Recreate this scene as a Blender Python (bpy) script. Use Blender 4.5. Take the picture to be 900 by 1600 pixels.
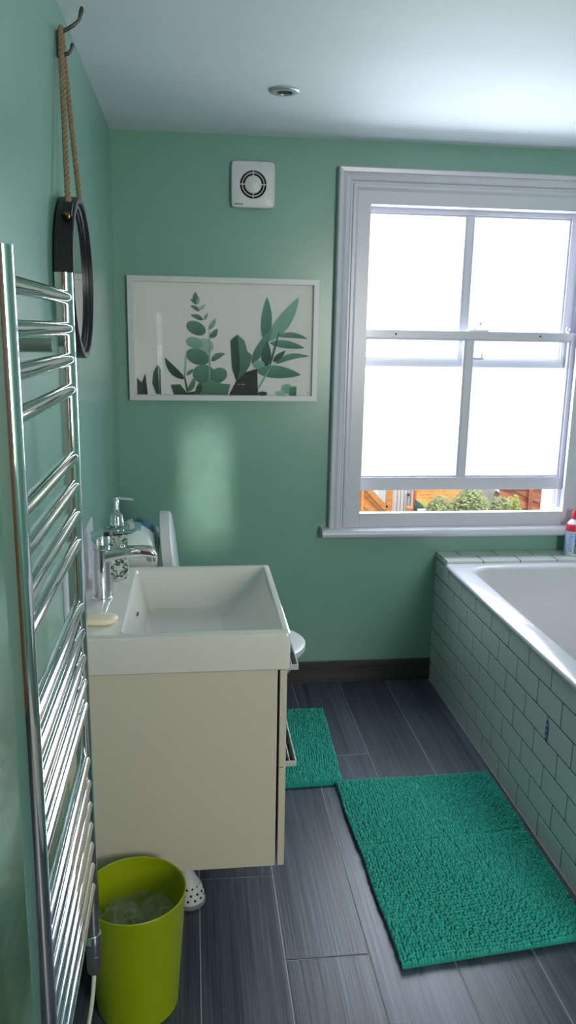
import bpy, bmesh, math, random
import numpy as np
from mathutils import Vector, Matrix, noise

random.seed(7)
for o in list(bpy.data.objects):
    bpy.data.objects.remove(o)
SC = bpy.context.scene
COL = SC.collection

# ------------------------------------------------------------------ camera
CX, CZ, YAW, PITCH, ROLL, FPX = 0.2751, 1.4249, 0.1216, -0.2246, 0.0177, 1244.83
def camera():
    cy, sy, cp, sp = math.cos(YAW), math.sin(YAW), math.cos(PITCH), math.sin(PITCH)
    f = Vector((sy*cp, cy*cp, sp)); r = Vector((cy, -sy, 0)); u = r.cross(f)
    cr, sr = math.cos(ROLL), math.sin(ROLL)
    r2 = cr*r + sr*u; u2 = -sr*r + cr*u
    cam = bpy.data.cameras.new('camera'); o = bpy.data.objects.new('camera', cam); COL.objects.link(o)
    o.matrix_world = Matrix(((r2.x, u2.x, -f.x, CX), (r2.y, u2.y, -f.y, 0), (r2.z, u2.z, -f.z, CZ), (0, 0, 0, 1)))
    cam.sensor_fit = 'VERTICAL'; cam.sensor_height = 36; cam.lens = FPX/1600*36
    cam.clip_start = 0.02; cam.clip_end = 200
    SC.camera = o
camera()

# ------------------------------------------------------------------ world, daylight, exposure
SC.view_settings.view_transform = 'Standard'
SC.view_settings.look = 'None'
SC.view_settings.gamma = 1.0
SC.view_settings.use_curve_mapping = False
SC.view_settings.exposure = 0.42

W = bpy.data.worlds.new('sky'); SC.world = W; W.use_nodes = True
bg = W.node_tree.nodes['Background']
bg.inputs['Color'].default_value = (0.90, 0.95, 1.0, 1); bg.inputs['Strength'].default_value = 1.7

def area(name, loc, rot, sx, sy, power, color):
    l = bpy.data.lights.new(name, 'AREA'); l.shape = 'RECTANGLE'; l.size = sx; l.size_y = sy
    l.energy = power; l.color = color
    o = bpy.data.objects.new(name, l); COL.objects.link(o); o.location = loc; o.rotation_euler = rot
    return o
Y, H, XB, XR = 3.034, 2.0925, 1.2556, 2.0          # back wall, ceiling, bath front, right wall
YREAR = -1.15
sun = bpy.data.lights.new('sun', 'SUN'); sun.energy = 2.2; sun.angle = 0.02; sun.color = (1.0, 0.93, 0.82)
so = bpy.data.objects.new('sun', sun); COL.objects.link(so)
so.rotation_euler = Vector((-0.55, 0.45, -0.70)).to_track_quat('-Z', 'Y').to_euler()
# sky light entering the bathroom window, and an added fill lamp behind the camera
area('window_daylight', (1.345, Y+0.55, 1.62), (math.radians(-73), 0, 0), 1.6, 1.5, 92, (0.86, 0.92, 1.0))
area('rear_fill_light', (1.69, YREAR-0.10, 1.40), (math.radians(90), 0, 0), 0.50, 1.06, 34, (1.0, 0.94, 0.87))
# narrow lamp added behind the camera to throw a soft upright patch on the back wall
sp_ = Vector((1.66, YREAR-0.04, 1.62)); tg = Vector((0.325, Y, 0.84))
sh_ = area('wall_patch_lamp', sp_, (tg-sp_).to_track_quat('-Z', 'Y').to_euler(), 0.010, 0.42, 0.115, (1.0, 0.97, 0.84))
sh_.data.spread = math.radians(3.4)

# ------------------------------------------------------------------ helpers
ORG = {}
def V3(*a): return Vector(a)
def setp(o, label=None, cat=None, group=None, kind=None):
    if label: o['label'] = label
    if cat: o['category'] = cat
    if group: o['group'] = group
    if kind: o['kind'] = kind
    return o
def thing(name, loc, label=None, cat=None, group=None, kind=None):
    o = bpy.data.objects.new(name, None); COL.objects.link(o); o.location = loc
    o.empty_display_size = 0.05
    ORG[o] = Vector(loc)
    return setp(o, label, cat, group, kind)
def obj(name, bm, mat, parent=None, smooth=None, label=None, cat=None, group=None, kind=None, bevel=0, origin=None, recalc=True):
    """link a bmesh (world coordinates) as one mesh object"""
    if recalc: bmesh.ops.recalc_face_normals(bm, faces=bm.faces)
    if bevel:
        es = [e for e in bm.edges if len(e.link_faces) == 2 and e.calc_face_angle(0) > 0.6]
        bmesh.ops.bevel(bm, geom=es, offset=bevel, segments=2, profile=0.6, affect='EDGES', clamp_overlap=True)
    me = bpy.data.meshes.new(name)
    xs = [v.co for v in bm.verts]
    lo = Vector((min(c.x for c in xs), min(c.y for c in xs), min(c.z for c in xs)))
    hi = Vector((max(c.x for c in xs), max(c.y for c in xs), max(c.z for c in xs)))
    c = Vector(origin) if origin else Vector(((lo.x+hi.x)/2, (lo.y+hi.y)/2, lo.z))
    bmesh.ops.translate(bm, verts=bm.verts, vec=-c)
    if smooth is not None:
        for f in bm.faces: f.smooth = True
        for e in bm.edges:
            if len(e.link_faces) == 2 and e.calc_face_angle(0) > math.radians(smooth): e.smooth = False
    bm.to_mesh(me); bm.free()
    me.materials.append(mat)
    return link(name, me, c, parent, label, cat, group, kind)
def link(name, me, c, parent=None, label=None, cat=None, group=None, kind=None):
    o = bpy.data.objects.new(name, me); COL.objects.link(o)
    c = Vector(c); ORG[o] = c.copy()
    if parent is not None:
        o.parent = parent; o.location = c - ORG[parent]
    else:
        o.location = c
    return setp(o, label, cat, group, kind)

def box(bm, x0, x1, y0, y1, z0, z1):
    v = [bm.verts.new(p) for p in ((x0,y0,z0),(x1,y0,z0),(x1,y1,z0),(x0,y1,z0),(x0,y0,z1),(x1,y0,z1),(x1,y1,z1),(x0,y1,z1))]
    for f in ((0,3,2,1),(4,5,6,7),(0,1,5,4),(1,2,6,5),(2,3,7,6),(3,0,4,7)):
        bm.faces.new([v[i] for i in f])
    return bm
def B(*a): return box(bmesh.new(), *a)
def loft(bm, loops, cap0=True, cap1=True, closed=True):
    rows = [[bm.verts.new(p) for p in l] for l in loops]
    n = len(rows[0])
    for a, b in zip(rows, rows[1:]):
        for i in range(n if closed else n-1):
            j = (i+1) % n
            bm.faces.new((a[i], a[j], b[j], b[i]))
    if cap0: bm.faces.new(rows[0][::-1])
    if cap1: bm.faces.new(rows[-1])
    return bm
def ring(c, r, axis='z', n=24, rx=None, ph=0):
    out = []
    rx = rx or r
    for i in range(n):
        a = 2*math.pi*i/n + ph
        p, q = rx*math.cos(a), r*math.sin(a)
        if axis == 'z': out.append((c[0]+p, c[1]+q, c[2]))
        elif axis == 'y': out.append((c[0]+p, c[1], c[2]+q))
        else: out.append((c[0], c[1]+p, c[2]+q))
    return out
def lathe(bm, cx, cy, prof, n=32, cap0=True, cap1=True):
    return loft(bm, [ring((cx, cy, z), max(r, 1e-4), 'z', n) for r, z in prof], cap0, cap1)
def frames(pts):
    P = [Vector(p) for p in pts]; out = []
    t0 = (P[1]-P[0]).normalized()
    up = Vector((0,0,1)) if abs(t0.z) < 0.9 else Vector((1,0,0))
    nrm = (up - up.dot(t0)*t0).normalized()
    for i, p in enumerate(P):
        t = (P[min(i+1, len(P)-1)] - P[max(i-1, 0)]).normalized()
        nrm = (nrm - nrm.dot(t)*t).normalized()
        out.append((p, nrm.copy(), t.cross(nrm)))
    return out
def tube(bm, pts, r, n=10, cap=True):
    loops = []
    for i, (p, a, b) in enumerate(frames(pts)):
        rr = r[i] if isinstance(r, (list, tuple)) else r
        loops.append([tuple(p + rr*(math.cos(2*math.pi*k/n)*a + math.sin(2*math.pi*k/n)*b)) for k in range(n)])
    return loft(bm, loops, cap, cap)
def rrect(x0, x1, y0, y1, z, r, n=5):
    out = []
    for (cx, cy, a0) in ((x1-r, y1-r, 0), (x0+r, y1-r, 90), (x0+r, y0+r, 180), (x1-r, y0+r, 270)):
        for k in range(n+1):
            a = math.radians(a0 + 90*k/n)
            out.append((cx + r*math.cos(a), cy + r*math.sin(a), z))
    return out
def prism(bm, poly, axis, a, b):
    """polygon in the plane normal to axis, extruded from a to b"""
    def P(p, t):
        if axis == 'y': return (p[0], t, p[1])
        if axis == 'x': return (t, p[0], p[1])
        return (p[0], p[1], t)
    return loft(bm, [[P(p, a) for p in poly], [P(p, b) for p in poly]])
def bez(p0, p1, p2, p3, n=12):
    out = []
    for i in range(n+1):
        t = i/n
        out.append(tuple(sum(w*q[k] for w, q in zip(((1-t)**3, 3*t*(1-t)**2, 3*t*t*(1-t), t**3), (p0, p1, p2, p3))) for k in range(3)))
    return out
FONT_CACHE = {}
def text(name, s, mat, parent, loc, size, xdir, ydir, bold=0.0):
    """flat lettering as a mesh; xdir is the reading direction, ydir the letters' up"""
    cu = bpy.data.curves.new(name, 'FONT'); cu.body = s; cu.size = size; cu.align_x = 'CENTER'; cu.align_y = 'CENTER'
    cu.offset = bold; cu.resolution_u = 3
    t = bpy.data.objects.new(name, cu); COL.objects.link(t)
    dg = bpy.context.evaluated_depsgraph_get()
    me = bpy.data.meshes.new_from_object(t.evaluated_get(dg))
    bpy.data.objects.remove(t); bpy.data.curves.remove(cu)
    x = Vector(xdir).normalized(); y = Vector(ydir).normalized(); z = x.cross(y)
    me.transform(Matrix(((x.x,y.x,z.x,0),(x.y,y.y,z.y,0),(x.z,y.z,z.z,0),(0,0,0,1))))
    me.materials.clear(); me.materials.append(mat); me.name = name
    return link(name, me, loc, parent)

# ------------------------------------------------------------------ materials
def lin(c):
    return tuple(((v/255)/12.92 if v/255 <= 0.04045 else ((v/255+0.055)/1.055)**2.4) for v in c)
def mat(name, rgb, rough=0.5, metal=0.0, var=0.04, scale=20, bump=0.0, bscale=200, spec=0.5, coat=0.0, sheen=0.0, trans=0.0):
    m = bpy.data.materials.new(name); m.use_nodes = True
    nt = m.node_tree; b = nt.nodes['Principled BSDF']
    c = lin(rgb)
    b.inputs['Roughness'].default_value = rough; b.inputs['Metallic'].default_value = metal
    b.inputs['Specular IOR Level'].default_value = spec
    b.inputs['Coat Weight'].default_value = coat
    b.inputs['Coat Roughness'].default_value = 0.05
    b.inputs['Sheen Weight'].default_value = sheen
    b.inputs['Transmission Weight'].default_value = trans
    tc = nt.nodes.new('ShaderNodeTexCoord')
    n = nt.nodes.new('ShaderNodeTexNoise'); n.inputs['Scale'].default_value = scale; n.inputs['Detail'].default_value = 3
    nt.links.new(tc.outputs['Object'], n.inputs['Vector'])
    r = nt.nodes.new('ShaderNodeValToRGB')
    r.color_ramp.elements[0].position = 0.3; r.color_ramp.elements[1].position = 0.7
    r.color_ramp.elements[0].color = (*[x*(1-var) for x in c], 1)
    r.color_ramp.elements[1].color = (*[min(1, x*(1+var)) for x in c], 1)
    nt.links.new(n.outputs['Fac'], r.inputs['Fac']); nt.links.new(r.outputs['Color'], b.inputs['Base Color'])
    if bump:
        n2 = nt.nodes.new('ShaderNodeTexNoise'); n2.inputs['Scale'].default_value = bscale; n2.inputs['Detail'].default_value = 2
        nt.links.new(tc.outputs['Object'], n2.inputs['Vector'])
        bp = nt.nodes.new('ShaderNodeBump'); bp.inputs['Strength'].default_value = bump; bp.inputs['Distance'].default_value = 0.002
        nt.links.new(n2.outputs['Fac'], bp.inputs['Height']); nt.links.new(bp.outputs['Normal'], b.inputs['Normal'])
    return m
def wood(name, dark, light, along='y', rough=0.4, stretch=(26, 1.6, 26), detail=6, bump=0.25, fine=None):
    m = bpy.data.materials.new(name); m.use_nodes = True
    nt = m.node_tree; N = nt.nodes; b = N['Principled BSDF']
    tc = N.new('ShaderNodeTexCoord'); oi = N.new('ShaderNodeObjectInfo')
    mul = N.new('ShaderNodeVectorMath'); mul.operation = 'SCALE'; mul.inputs['Scale'].default_value = 37.0
    cmb = N.new('ShaderNodeCombineXYZ')
    for i in range(3): nt.links.new(oi.outputs['Random'], cmb.inputs[i])
    nt.links.new(cmb.outputs[0], mul.inputs[0])
    mp = N.new('ShaderNodeVectorMath'); mp.operation = 'MULTIPLY'
    s = {'y': stretch, 'x': (stretch[1], stretch[0], stretch[2]), 'z': (stretch[0], stretch[2], stretch[1])}[along]
    mp.inputs[1].default_value = s
    nt.links.new(tc.outputs['Object'], mp.inputs[0])
    ad = N.new('ShaderNodeVectorMath'); nt.links.new(mp.outputs[0], ad.inputs[0]); nt.links.new(mul.outputs[0], ad.inputs[1])
    n = N.new('ShaderNodeTexNoise'); n.inputs['Scale'].default_value = 1.0; n.inputs['Detail'].default_value = detail
    n.inputs['Roughness'].default_value = 0.62; n.inputs['Distortion'].default_value = 0.6
    nt.links.new(ad.outputs[0], n.inputs['Vector'])
    # long dark figure lines
    mp2 = N.new('ShaderNodeVectorMath'); mp2.operation = 'MULTIPLY'; mp2.inputs[1].default_value = (5.0, 1.3, 5.0)
    nt.links.new(ad.outputs[0], mp2.inputs[0])
    n3 = N.new('ShaderNodeTexNoise'); n3.inputs['Scale'].default_value = 1.0; n3.inputs['Detail'].default_value = 3; n3.inputs['Distortion'].default_value = 0.3
    nt.links.new(mp2.outputs[0], n3.inputs['Vector'])
    mx = N.new('ShaderNodeMix'); mx.data_type = 'FLOAT'; mx.inputs[0].default_value = 0.45
    nt.links.new(n.outputs['Fac'], mx.inputs[2]); nt.links.new(n3.outputs['Fac'], mx.inputs[3])
    r = N.new('ShaderNodeValToRGB')
    r.color_ramp.elements[0].position = 0.34; r.color_ramp.elements[0].color = (*lin(dark), 1)
    r.color_ramp.elements[1].position = 0.68; r.color_ramp.elements[1].color = (*lin(light), 1)
    nt.links.new(mx.outputs[0], r.inputs['Fac'])
    # every piece a little lighter or darker
    hs = N.new('ShaderNodeHueSaturation')
    mr = N.new('ShaderNodeMapRange'); mr.inputs['To Min'].default_value = 0.82; mr.inputs['To Max'].default_value = 1.2
    nt.links.new(oi.outputs['Random'], mr.inputs['Value']); nt.links.new(mr.outputs[0], hs.inputs['Value'])
    nt.links.new(r.outputs['Color'], hs.inputs['Color']); nt.links.new(hs.outputs[0], b.inputs['Base Color'])
    b.inputs['Roughness'].default_value = rough
    bp = N.new('ShaderNodeBump'); bp.inputs['Strength'].default_value = bump; bp.inputs['Distance'].default_value = 0.002
    nt.links.new(mx.outputs[0], bp.inputs['Height']); nt.links.new(bp.outputs['Normal'], b.inputs['Normal'])
    return m
def glassmat(name, kind):
    m = bpy.data.materials.new(name); m.use_nodes = True
    nt = m.node_tree; N = nt.nodes; N.remove(N['Principled BSDF']); out = N['Material Output']
    tr = N.new('ShaderNodeBsdfTransparent'); gl = N.new('ShaderNodeBsdfGlossy')
    gl.inputs['Roughness'].default_value = 0.02
    mx = N.new('ShaderNodeMixShader')
    if kind == 'frost':
        tl = N.new('ShaderNodeBsdfTranslucent'); tl.inputs['Color'].default_value = (0.97, 0.98, 1, 1)
        tr.inputs['Color'].default_value = (0.97, 0.98, 1, 1)
        n = N.new('ShaderNodeTexNoise'); n.inputs['Scale'].default_value = 90
        mr = N.new('ShaderNodeMapRange'); mr.inputs['To Min'].default_value = 0.026; mr.inputs['To Max'].default_value = 0.036
        nt.links.new(n.outputs['Fac'], mr.inputs['Value']); nt.links.new(mr.outputs[0], mx.inputs[0])
        nt.links.new(tr.outputs[0], mx.inputs[1]); nt.links.new(tl.outputs[0], mx.inputs[2])
    else:
        fr = N.new('ShaderNodeFresnel'); fr.inputs['IOR'].default_value = 1.45 if kind == 'pane' else 1.5
        col = {'pane': (1, 1, 1, 1), 'green': (0.82, 0.90, 0.86, 1), 'bag': (0.93, 0.96, 0.95, 1)}[kind]
        tr.inputs['Color'].default_value = col
        nt.links.new(fr.outputs[0], mx.inputs[0]); nt.links.new(tr.outputs[0], mx.inputs[1])
        if kind == 'bag':
            df = N.new('ShaderNodeBsdfDiffuse'); df.inputs['Color'].default_value = (0.8, 0.84, 0.83, 1)
            m2 = N.new('ShaderNodeMixShader'); m2.inputs[0].default_value = 0.5; gl.inputs['Roughness'].default_value = 0.2
            nt.links.new(gl.outputs[0], m2.inputs[1]); nt.links.new(df.outputs[0], m2.inputs[2])
            ad = N.new('ShaderNodeMath'); ad.operation = 'MULTIPLY_ADD'; ad.inputs[1].default_value = 0.25; ad.inputs[2].default_value = 0.16
            nt.links.new(fr.outputs[0], ad.inputs[0]); nt.links.new(ad.outputs[0], mx.inputs[0])
            nt.links.new(m2.outputs[0], mx.inputs[2])
        else:
            nt.links.new(gl.outputs[0], mx.inputs[2])
    nt.links.new(mx.outputs[0], out.inputs['Surface'])
    return m

M = {}
M['wall'] = mat('green_wall_paint', (121, 163, 149), 0.26, var=0.025, scale=6, bump=0.06, bscale=120)
M['ceil'] = mat('ceiling_paint', (226, 230, 234), 0.7, var=0.02, scale=4, bump=0.05, bscale=60)
M['gloss'] = mat('white_gloss_paint', (196, 196, 206), 0.28, var=0.015, scale=12)
M['ceramic'] = mat('white_ceramic', (212, 209, 203), 0.08, var=0.01, scale=5, coat=0.4)
M['enamel'] = mat('bath_enamel', (202, 200, 206), 0.10, var=0.01, scale=5, coat=0.4)
M['tile'] = mat('white_glazed_tile', (196, 204, 200), 0.16, var=0.02, scale=8, coat=0.2)
M['grout_dark'] = mat('dark_grout', (20, 22, 22), 0.9, var=0.1)
M['grout'] = mat('pale_grout', (150, 150, 150), 0.8, var=0.08)
M['cream'] = mat('cream_gloss', (202, 194, 179), 0.22, var=0.012, scale=4, coat=0.2)
M['gap'] = mat('dark_gap', (40, 34, 30), 0.7)
M['chrome'] = mat('chrome', (224, 224, 226), 0.05, metal=1.0, var=0.02, scale=15)
M['steel'] = mat('satin_steel', (176, 172, 168), 0.25, metal=1.0, var=0.05, scale=30)
M['silver'] = mat('bright_silver', (222, 222, 226), 0.22, metal=0.45, var=0.02)
M['plank'] = wood('dark_wood_effect_tile', (34, 38, 46), (86, 93, 107), 'y', 0.38, stretch=(44, 1.5, 44), bump=0.4)
M['skirt'] = wood('dark_wood_skirting', (34, 34, 38), (74, 72, 72), 'x', 0.45)
M['pine'] = wood('pine_door', (120, 74, 40), (172, 116, 66), 'z', 0.4, bump=0.1)
M['black_wood'] = mat('black_leather_band', (24, 24, 27), 0.38, var=0.2, scale=40, bump=0.1, bscale=300)
M['mirror'] = mat('mirror_silver', (235, 238, 240), 0.01, metal=1.0, var=0.0)
M['rope'] = mat('jute_rope', (146, 127, 98), 0.9, var=0.3, scale=400, bump=0.5, bscale=900)
M['brass'] = mat('aged_brass', (140, 104, 66), 0.35, metal=1.0, var=0.2, scale=200)
M['iron'] = mat('grey_iron', (84, 84, 82), 0.4, metal=0.8, var=0.1, scale=60)
M['white_plastic'] = mat('white_plastic', (206, 208, 210), 0.35, var=0.01)
M['black'] = mat('black_void', (22, 24, 26), 0.6, var=0.1)
M['ink'] = mat('dark_ink', (40, 48, 66), 0.5, var=0.05)
M['teal'] = mat('teal_chenille', (24, 168, 152), 0.95, var=0.12, scale=90, sheen=0.3)
M['teal_base'] = mat('teal_backing', (20, 150, 134), 0.9, var=0.08, scale=80)
M['lime'] = mat('lime_plastic', (148, 163, 8), 0.38, var=0.02, scale=6)
M['cord'] = mat('white_cable', (226, 220, 208), 0.5, var=0.02)
M['rubber'] = mat('grey_rubber', (120, 122, 126), 0.7)
M['greyplastic'] = mat('grey_plastic', (120, 120, 126), 0.28, metal=0.7, var=0.03)
M['soap'] = mat('cream_soap', (236, 222, 196), 0.4, var=0.03)
M['paper'] = mat('print_paper', (238, 241, 239), 0.8, var=0.015, scale=3)
M['frost'] = glassmat('frosted_glass', 'frost')
M['pane'] = glassmat('clear_pane', 'pane')
M['bottle_glass'] = glassmat('greenish_glass', 'green')
M['bag'] = glassmat('clear_bag', 'bag')
M['acrylic'] = glassmat('clear_acrylic', 'pane')

# ------------------------------------------------------------------ the room
# floor: grout bed + every wood-effect tile its own piece
floor = obj('floor', B(-0.02, XR+0.1, YREAR-0.1, Y+0.02, -0.06, -0.0012), M['grout'], kind='structure', label='dark wood-effect plank tiles with pale grout lines')
PITCHX, X0, L = 0.1958, 0.283, 1.2
ends = {-2: 2.20, -1: 2.52, 0: 1.855, 1: 1.556, 2: 2.448, 3: 1.838, 4: 2.02}
pm = {}
for c, e0 in ends.items():
    xa = max(0.0, X0 + c*PITCHX); xb_ = min(XB, X0 + (c+1)*PITCHX)
    ya = e0 - 4*L
    while ya < Y:
        a, b = max(ya, YREAR), min(ya+L, Y)
        if b - a > 0.02:
            key = (round(xb_-xa, 3), round(b-a, 3))
            cx_, cy_ = (xa+xb_)/2, (a+b)/2
            if key not in pm:
                bm = B(xa+0.0014, xb_-0.0014, a+0.0014, b-0.0014, -0.02, 0.0)
                o = obj('plank', bm, M['plank'], floor, bevel=0.0012, origin=(cx_, cy_, -0.02))
                pm[key] = o.data
            else:
                link('plank', pm[key], (cx_, cy_, -0.02), floor)
        ya += L
ceiling = obj('ceiling', B(-0.1, XR+0.1, YREAR-0.1, Y+0.2, H, H+0.12), M['ceil'], kind='structure')
obj('wall_left', B(-0.12, 0, YREAR-0.1, Y+0.25, -0.06, H), M['wall'], kind='structure')
obj('wall_right', B(XR, XR+0.12, YREAR-0.1, Y+0.25, -0.06, H), M['wall'], kind='structure')
HX0, HX1, HZ0, HZ1 = 0.87, 1.824, 0.64, 1.90       # window hole
bm = bmesh.new()
box(bm, 0, HX0, Y, Y+0.25, -0.06, H); box(bm, HX1, XR, Y, Y+0.25, -0.06, H)
box(bm, HX0, HX1, Y, Y+0.25, -0.06, HZ0); box(bm, HX0, HX1, Y, Y+0.25, HZ1, H)
obj('wall_back', bm, M['wall'], kind='structure')
bm = bmesh.new()
box(bm, 0, 1.44, YREAR-0.12, YREAR, -0.06, H); box(bm, 1.94, XR, YREAR-0.12, YREAR, -0.06, H)
box(bm, 1.44, 1.94, YREAR-0.12, YREAR, -0.06, 0.87); box(bm, 1.44, 1.94, YREAR-0.12, YREAR, 1.93, H)
obj('wall_rear', bm, M['wall'], kind='structure')
w2 = thing('added_rear_window', (1.69, YREAR, 0.87), kind='structure')  # unseen window, added as an opening for the rear fill lamp
bm = bmesh.new()
for q in ((1.40, 1.455, 0.83, 1.97), (1.925, 1.98, 0.83, 1.97), (1.455, 1.925, 0.83, 0.885), (1.455, 1.925, 1.915, 1.97)):
    box(bm, q[0], q[1], YREAR, YREAR+0.015, q[2], q[3])
obj('frame', bm, M['gloss'], w2, bevel=0.002)
obj('baseboard_back', B(0.0, XB, Y-0.012, Y, 0, 0.094), M['skirt'], kind='structure', bevel=0.002)
# white ceramic junction line at the tile bath foot
obj('trim_1', B(XB-0.004, XB, 1.18, Y-0.012, 0, 0.006), M['grout'], kind='structure')
# pine door standing open into the room behind the camera
door = thing('door_1', (0.42, YREAR, 0), kind='structure')
obj('door_leaf', B(0.055, 0.80, YREAR, YREAR+0.035, 0.008, 1.98), M['pine'], door, bevel=0.003)
for z0, z1 in ((0.2, 0.85), (1.0, 1.85)):
    for x0 in (0.13, 0.47):
        obj('door_panel', B(x0, x0+0.26, YREAR+0.035, YREAR+0.042, z0, z1), M['pine'], door, bevel=0.004)
bm = bmesh.new()
for q in ((0.002, 0.05, 0, 2.045), (0.805, 0.87, 0, 2.045), (0.05, 0.805, 1.985, 2.045)):
    box(bm, q[0], q[1], YREAR, YREAR+0.018, q[2], q[3])
obj('door_frame', bm, M['pine'], door, bevel=0.003)
bm = tube(bmesh.new(), [(0.75, YREAR+0.035, 0.95), (0.75, YREAR+0.085, 0.95), (0.64, YREAR+0.087, 0.95)], 0.009, 10)
obj('door_handle', bm, M['chrome'], door, smooth=50)

# ------------------------------------------------------------------ window
win = thing('window_1', (1.35, Y, 0.66), kind='structure', label='white sash window with frosted panes, lower sash slightly raised')
CI0, CI1, CIT = 0.928, 1.772, 1.876
prof = [(0,0),(0,.018),(.046,.018),(.050,.021),(.056,.027),(.066,.027),(.069,.021),(.075,.021),(.080,.030),(.094,.035),(.103,.031),(.106,.037),(.119,.039),(.123,.035),(.123,0)]
def casing(fn_a, fn_b):
    bm = bmesh.new()
    loft(bm, [[fn_a(w, d) for w, d in prof], [fn_b(w, d) for w, d in prof]])
    return bm
obj('casing', casing(lambda w,d: (CI0-w, Y-d, 0.66), lambda w,d: (CI0-w, Y-d, CIT+w)), M['gloss'], win)
obj('casing', casing(lambda w,d: (CI1+w, Y-d, 0.66), lambda w,d: (CI1+w, Y-d, CIT+w)), M['gloss'], win)
obj('casing', casing(lambda w,d: (CI0-w, Y-d, CIT+w), lambda w,d: (CI1+w, Y-d, CIT+w)), M['gloss'], win)
obj('apron', B(CI0, CI1, Y-0.018, Y+0.01, 0.66, 0.722), M['gloss'], win, bevel=0.003)
sp = [(Y, .630), (Y-.052, .630), (Y-.060, .634), (Y-.065, .641), (Y-.066, .650), (Y-.063, .659), (Y-.055, .665), (Y, .668)]
obj('sill', prism(bmesh.new(), sp, 'x', 0.775, 1.925), M['gloss'], win, smooth=40)
# box lining through the wall thickness
bm = bmesh.new()
box(bm, HX0, HX0+0.023, Y, Y+0.25, HZ0, HZ1); box(bm, HX1-0.024, HX1, Y, Y+0.25, HZ0, HZ1)
box(bm, HX0, HX1, Y, Y+0.25, HZ1-0.02, HZ1)
obj('lining', bm, M['gloss'], win, bevel=0.002)
obj('outer_sill', prism(bmesh.new(), [(Y+.011, HZ0+.001), (Y+.011, .719), (Y+.024, .719), (Y+.29, .640), (Y+.29, .60), (Y+.252, .60), (Y+.252, HZ0+.001)], 'x', HX0+.001, HX1-.001), M['gloss'], win)
for x0, x1 in ((0.893, 0.916), (1.784, 1.80)):
    for y0 in (0.0, 0.071, 0.118):
        obj('bead', B(x0, x1, Y+y0, Y+y0+0.0035 if y0 else Y+0.028, 0.72, 1.88), M['gloss'], win, bevel=0.001)
def sash(name, y0, y1, z0, z1, br, tr_, px0, pxm0, pxm1, px1, xl=0.893, xr=1.80):
    bm = bmesh.new()
    box(bm, xl, px0, y0, y1, z0, z1); box(bm, px1, xr, y0, y1, z0, z1)
    box(bm, px0, px1, y0, y1, z0, z0+br); box(bm, px0, px1, y0, y1, z1-tr_, z1)
    s = obj(name, bm, M['gloss'], win, bevel=0.0015)
    box_ = B(pxm0, pxm1, y0+0.006, y1-0.004, z0+br-0.001, z1-tr_+0.001)
    obj('glazing_bar', box_, M['gloss'], s, bevel=0.003)
    for a, b in ((px0, pxm0), (pxm1, px1)):
        obj('pane', B(a-0.004, b+0.004, y0+0.020, y0+0.024, z0+br-0.004, z1-tr_+0.004), M['frost'], s)
        bm = bmesh.new(); e = 0.007; za, zb = z0+br, z1-tr_
        for q in ((a, a+e, za, zb), (b-e, b, za, zb), (a+e, b-e, za, za+e), (a+e, b-e, zb-e, zb)):
            box(bm, q[0], q[1], y0+0.008, y0+0.020, q[2], q[3])
        obj('glazing_bead', bm, M['gloss'], s, bevel=0.0015)
    return s
ls = sash('lower_sash', Y+0.030, Y+0.070, 0.805, 1.432, 0.052, 0.030, 0.936, 1.338, 1.365, 1.766)
us = sash('upper_sash', Y+0.076, Y+0.116, 1.292, 1.885, 0.030, 0.022, 0.936, 1.328, 1.352, 1.746)
for x in (1.055, 1.635):
    obj('screw_hole', loft(bmesh.new(), [ring((x, Y+0.0295, 1.417), 0.004, 'y', 10), ring((x, Y+0.031, 1.417), 0.004, 'y', 10)]), M['gap'], ls)
# catch on the meeting rail
bm = B(1.352, 1.425, Y+0.035, Y+0.06, 1.432, 1.438)
tube(bm, [(1.372, Y+0.047, 1.436), (1.372, Y+0.047, 1.452), (1.392, Y+0.046, 1.456), (1.396, Y+0.045, 1.468)], 0.0035, 8)
obj('sash_catch', bm, M['chrome'], ls)
bm = B(1.375, 1.43, Y+0.082, Y+0.108, 1.322, 1.332)
tube(bm, [(1.425, Y+0.095, 1.33), (1.428, Y+0.095, 1.352)], 0.004, 8)
obj('keeper', bm, M['iron'], us)
bm = bmesh.new(); lathe(bm, 1.757, Y+0.05, [(0.006, 1.431), (0.006, 1.437), (0.010, 1.440), (0.011, 1.446), (0.008, 1.452), (0.001, 1.454)], 14)
obj('sash_stop', bm, M['chrome'], ls, smooth=50)

# ------------------------------------------------------------------ bath
bath = thing('bathtub', (1.62, 2.1, 0), 'white built-in bathtub with brick-laid white tiled side under the window', 'bathtub')
TY0, TY1, ZR = 1.18, 2.884, 0.548
def tl(x0, x1, y0, y1, z, r): return rrect(x0, x1, y0, y1, z, r, 6)
bm = bmesh.new()
loft(bm, [tl(XB+0.012, XR-.002, TY0, TY1, .530, .012), tl(XB-0.007, XR-.002, TY0, TY1, .532, .012), tl(XB-0.009, XR-.002, TY0, TY1, .541, .012), tl(XB-0.005, XR-.002, TY0, TY1, .547, .012),
          tl(XB+0.003, XR-.005, TY0+.005, TY1-.004, .5495, .012), tl(1.318, 1.945, TY0+.07, 2.842, .5495, .07),
          tl(1.325, 1.938, TY0+.077, 2.834, .546, .075), tl(1.330, 1.933, TY0+.083, 2.828, .536, .08),
          tl(1.352, 1.918, TY0+.12, 2.800, .42, .09), tl(1.376, 1.900, TY0+.20, 2.765, .26, .10), tl(1.40, 1.875, TY0+.26, 2.725, .185, .10),
          tl(1.44, 1.83, TY0+.32, 2.66, .160, .09)], cap0=False, cap1=True)
obj('tub', bm, M['enamel'], bath, smooth=50)
obj('panel', B(XB+0.0012, XB+0.02, TY0, Y-.0005, 0, 0.529), M['grout_dark'], bath)
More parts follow.
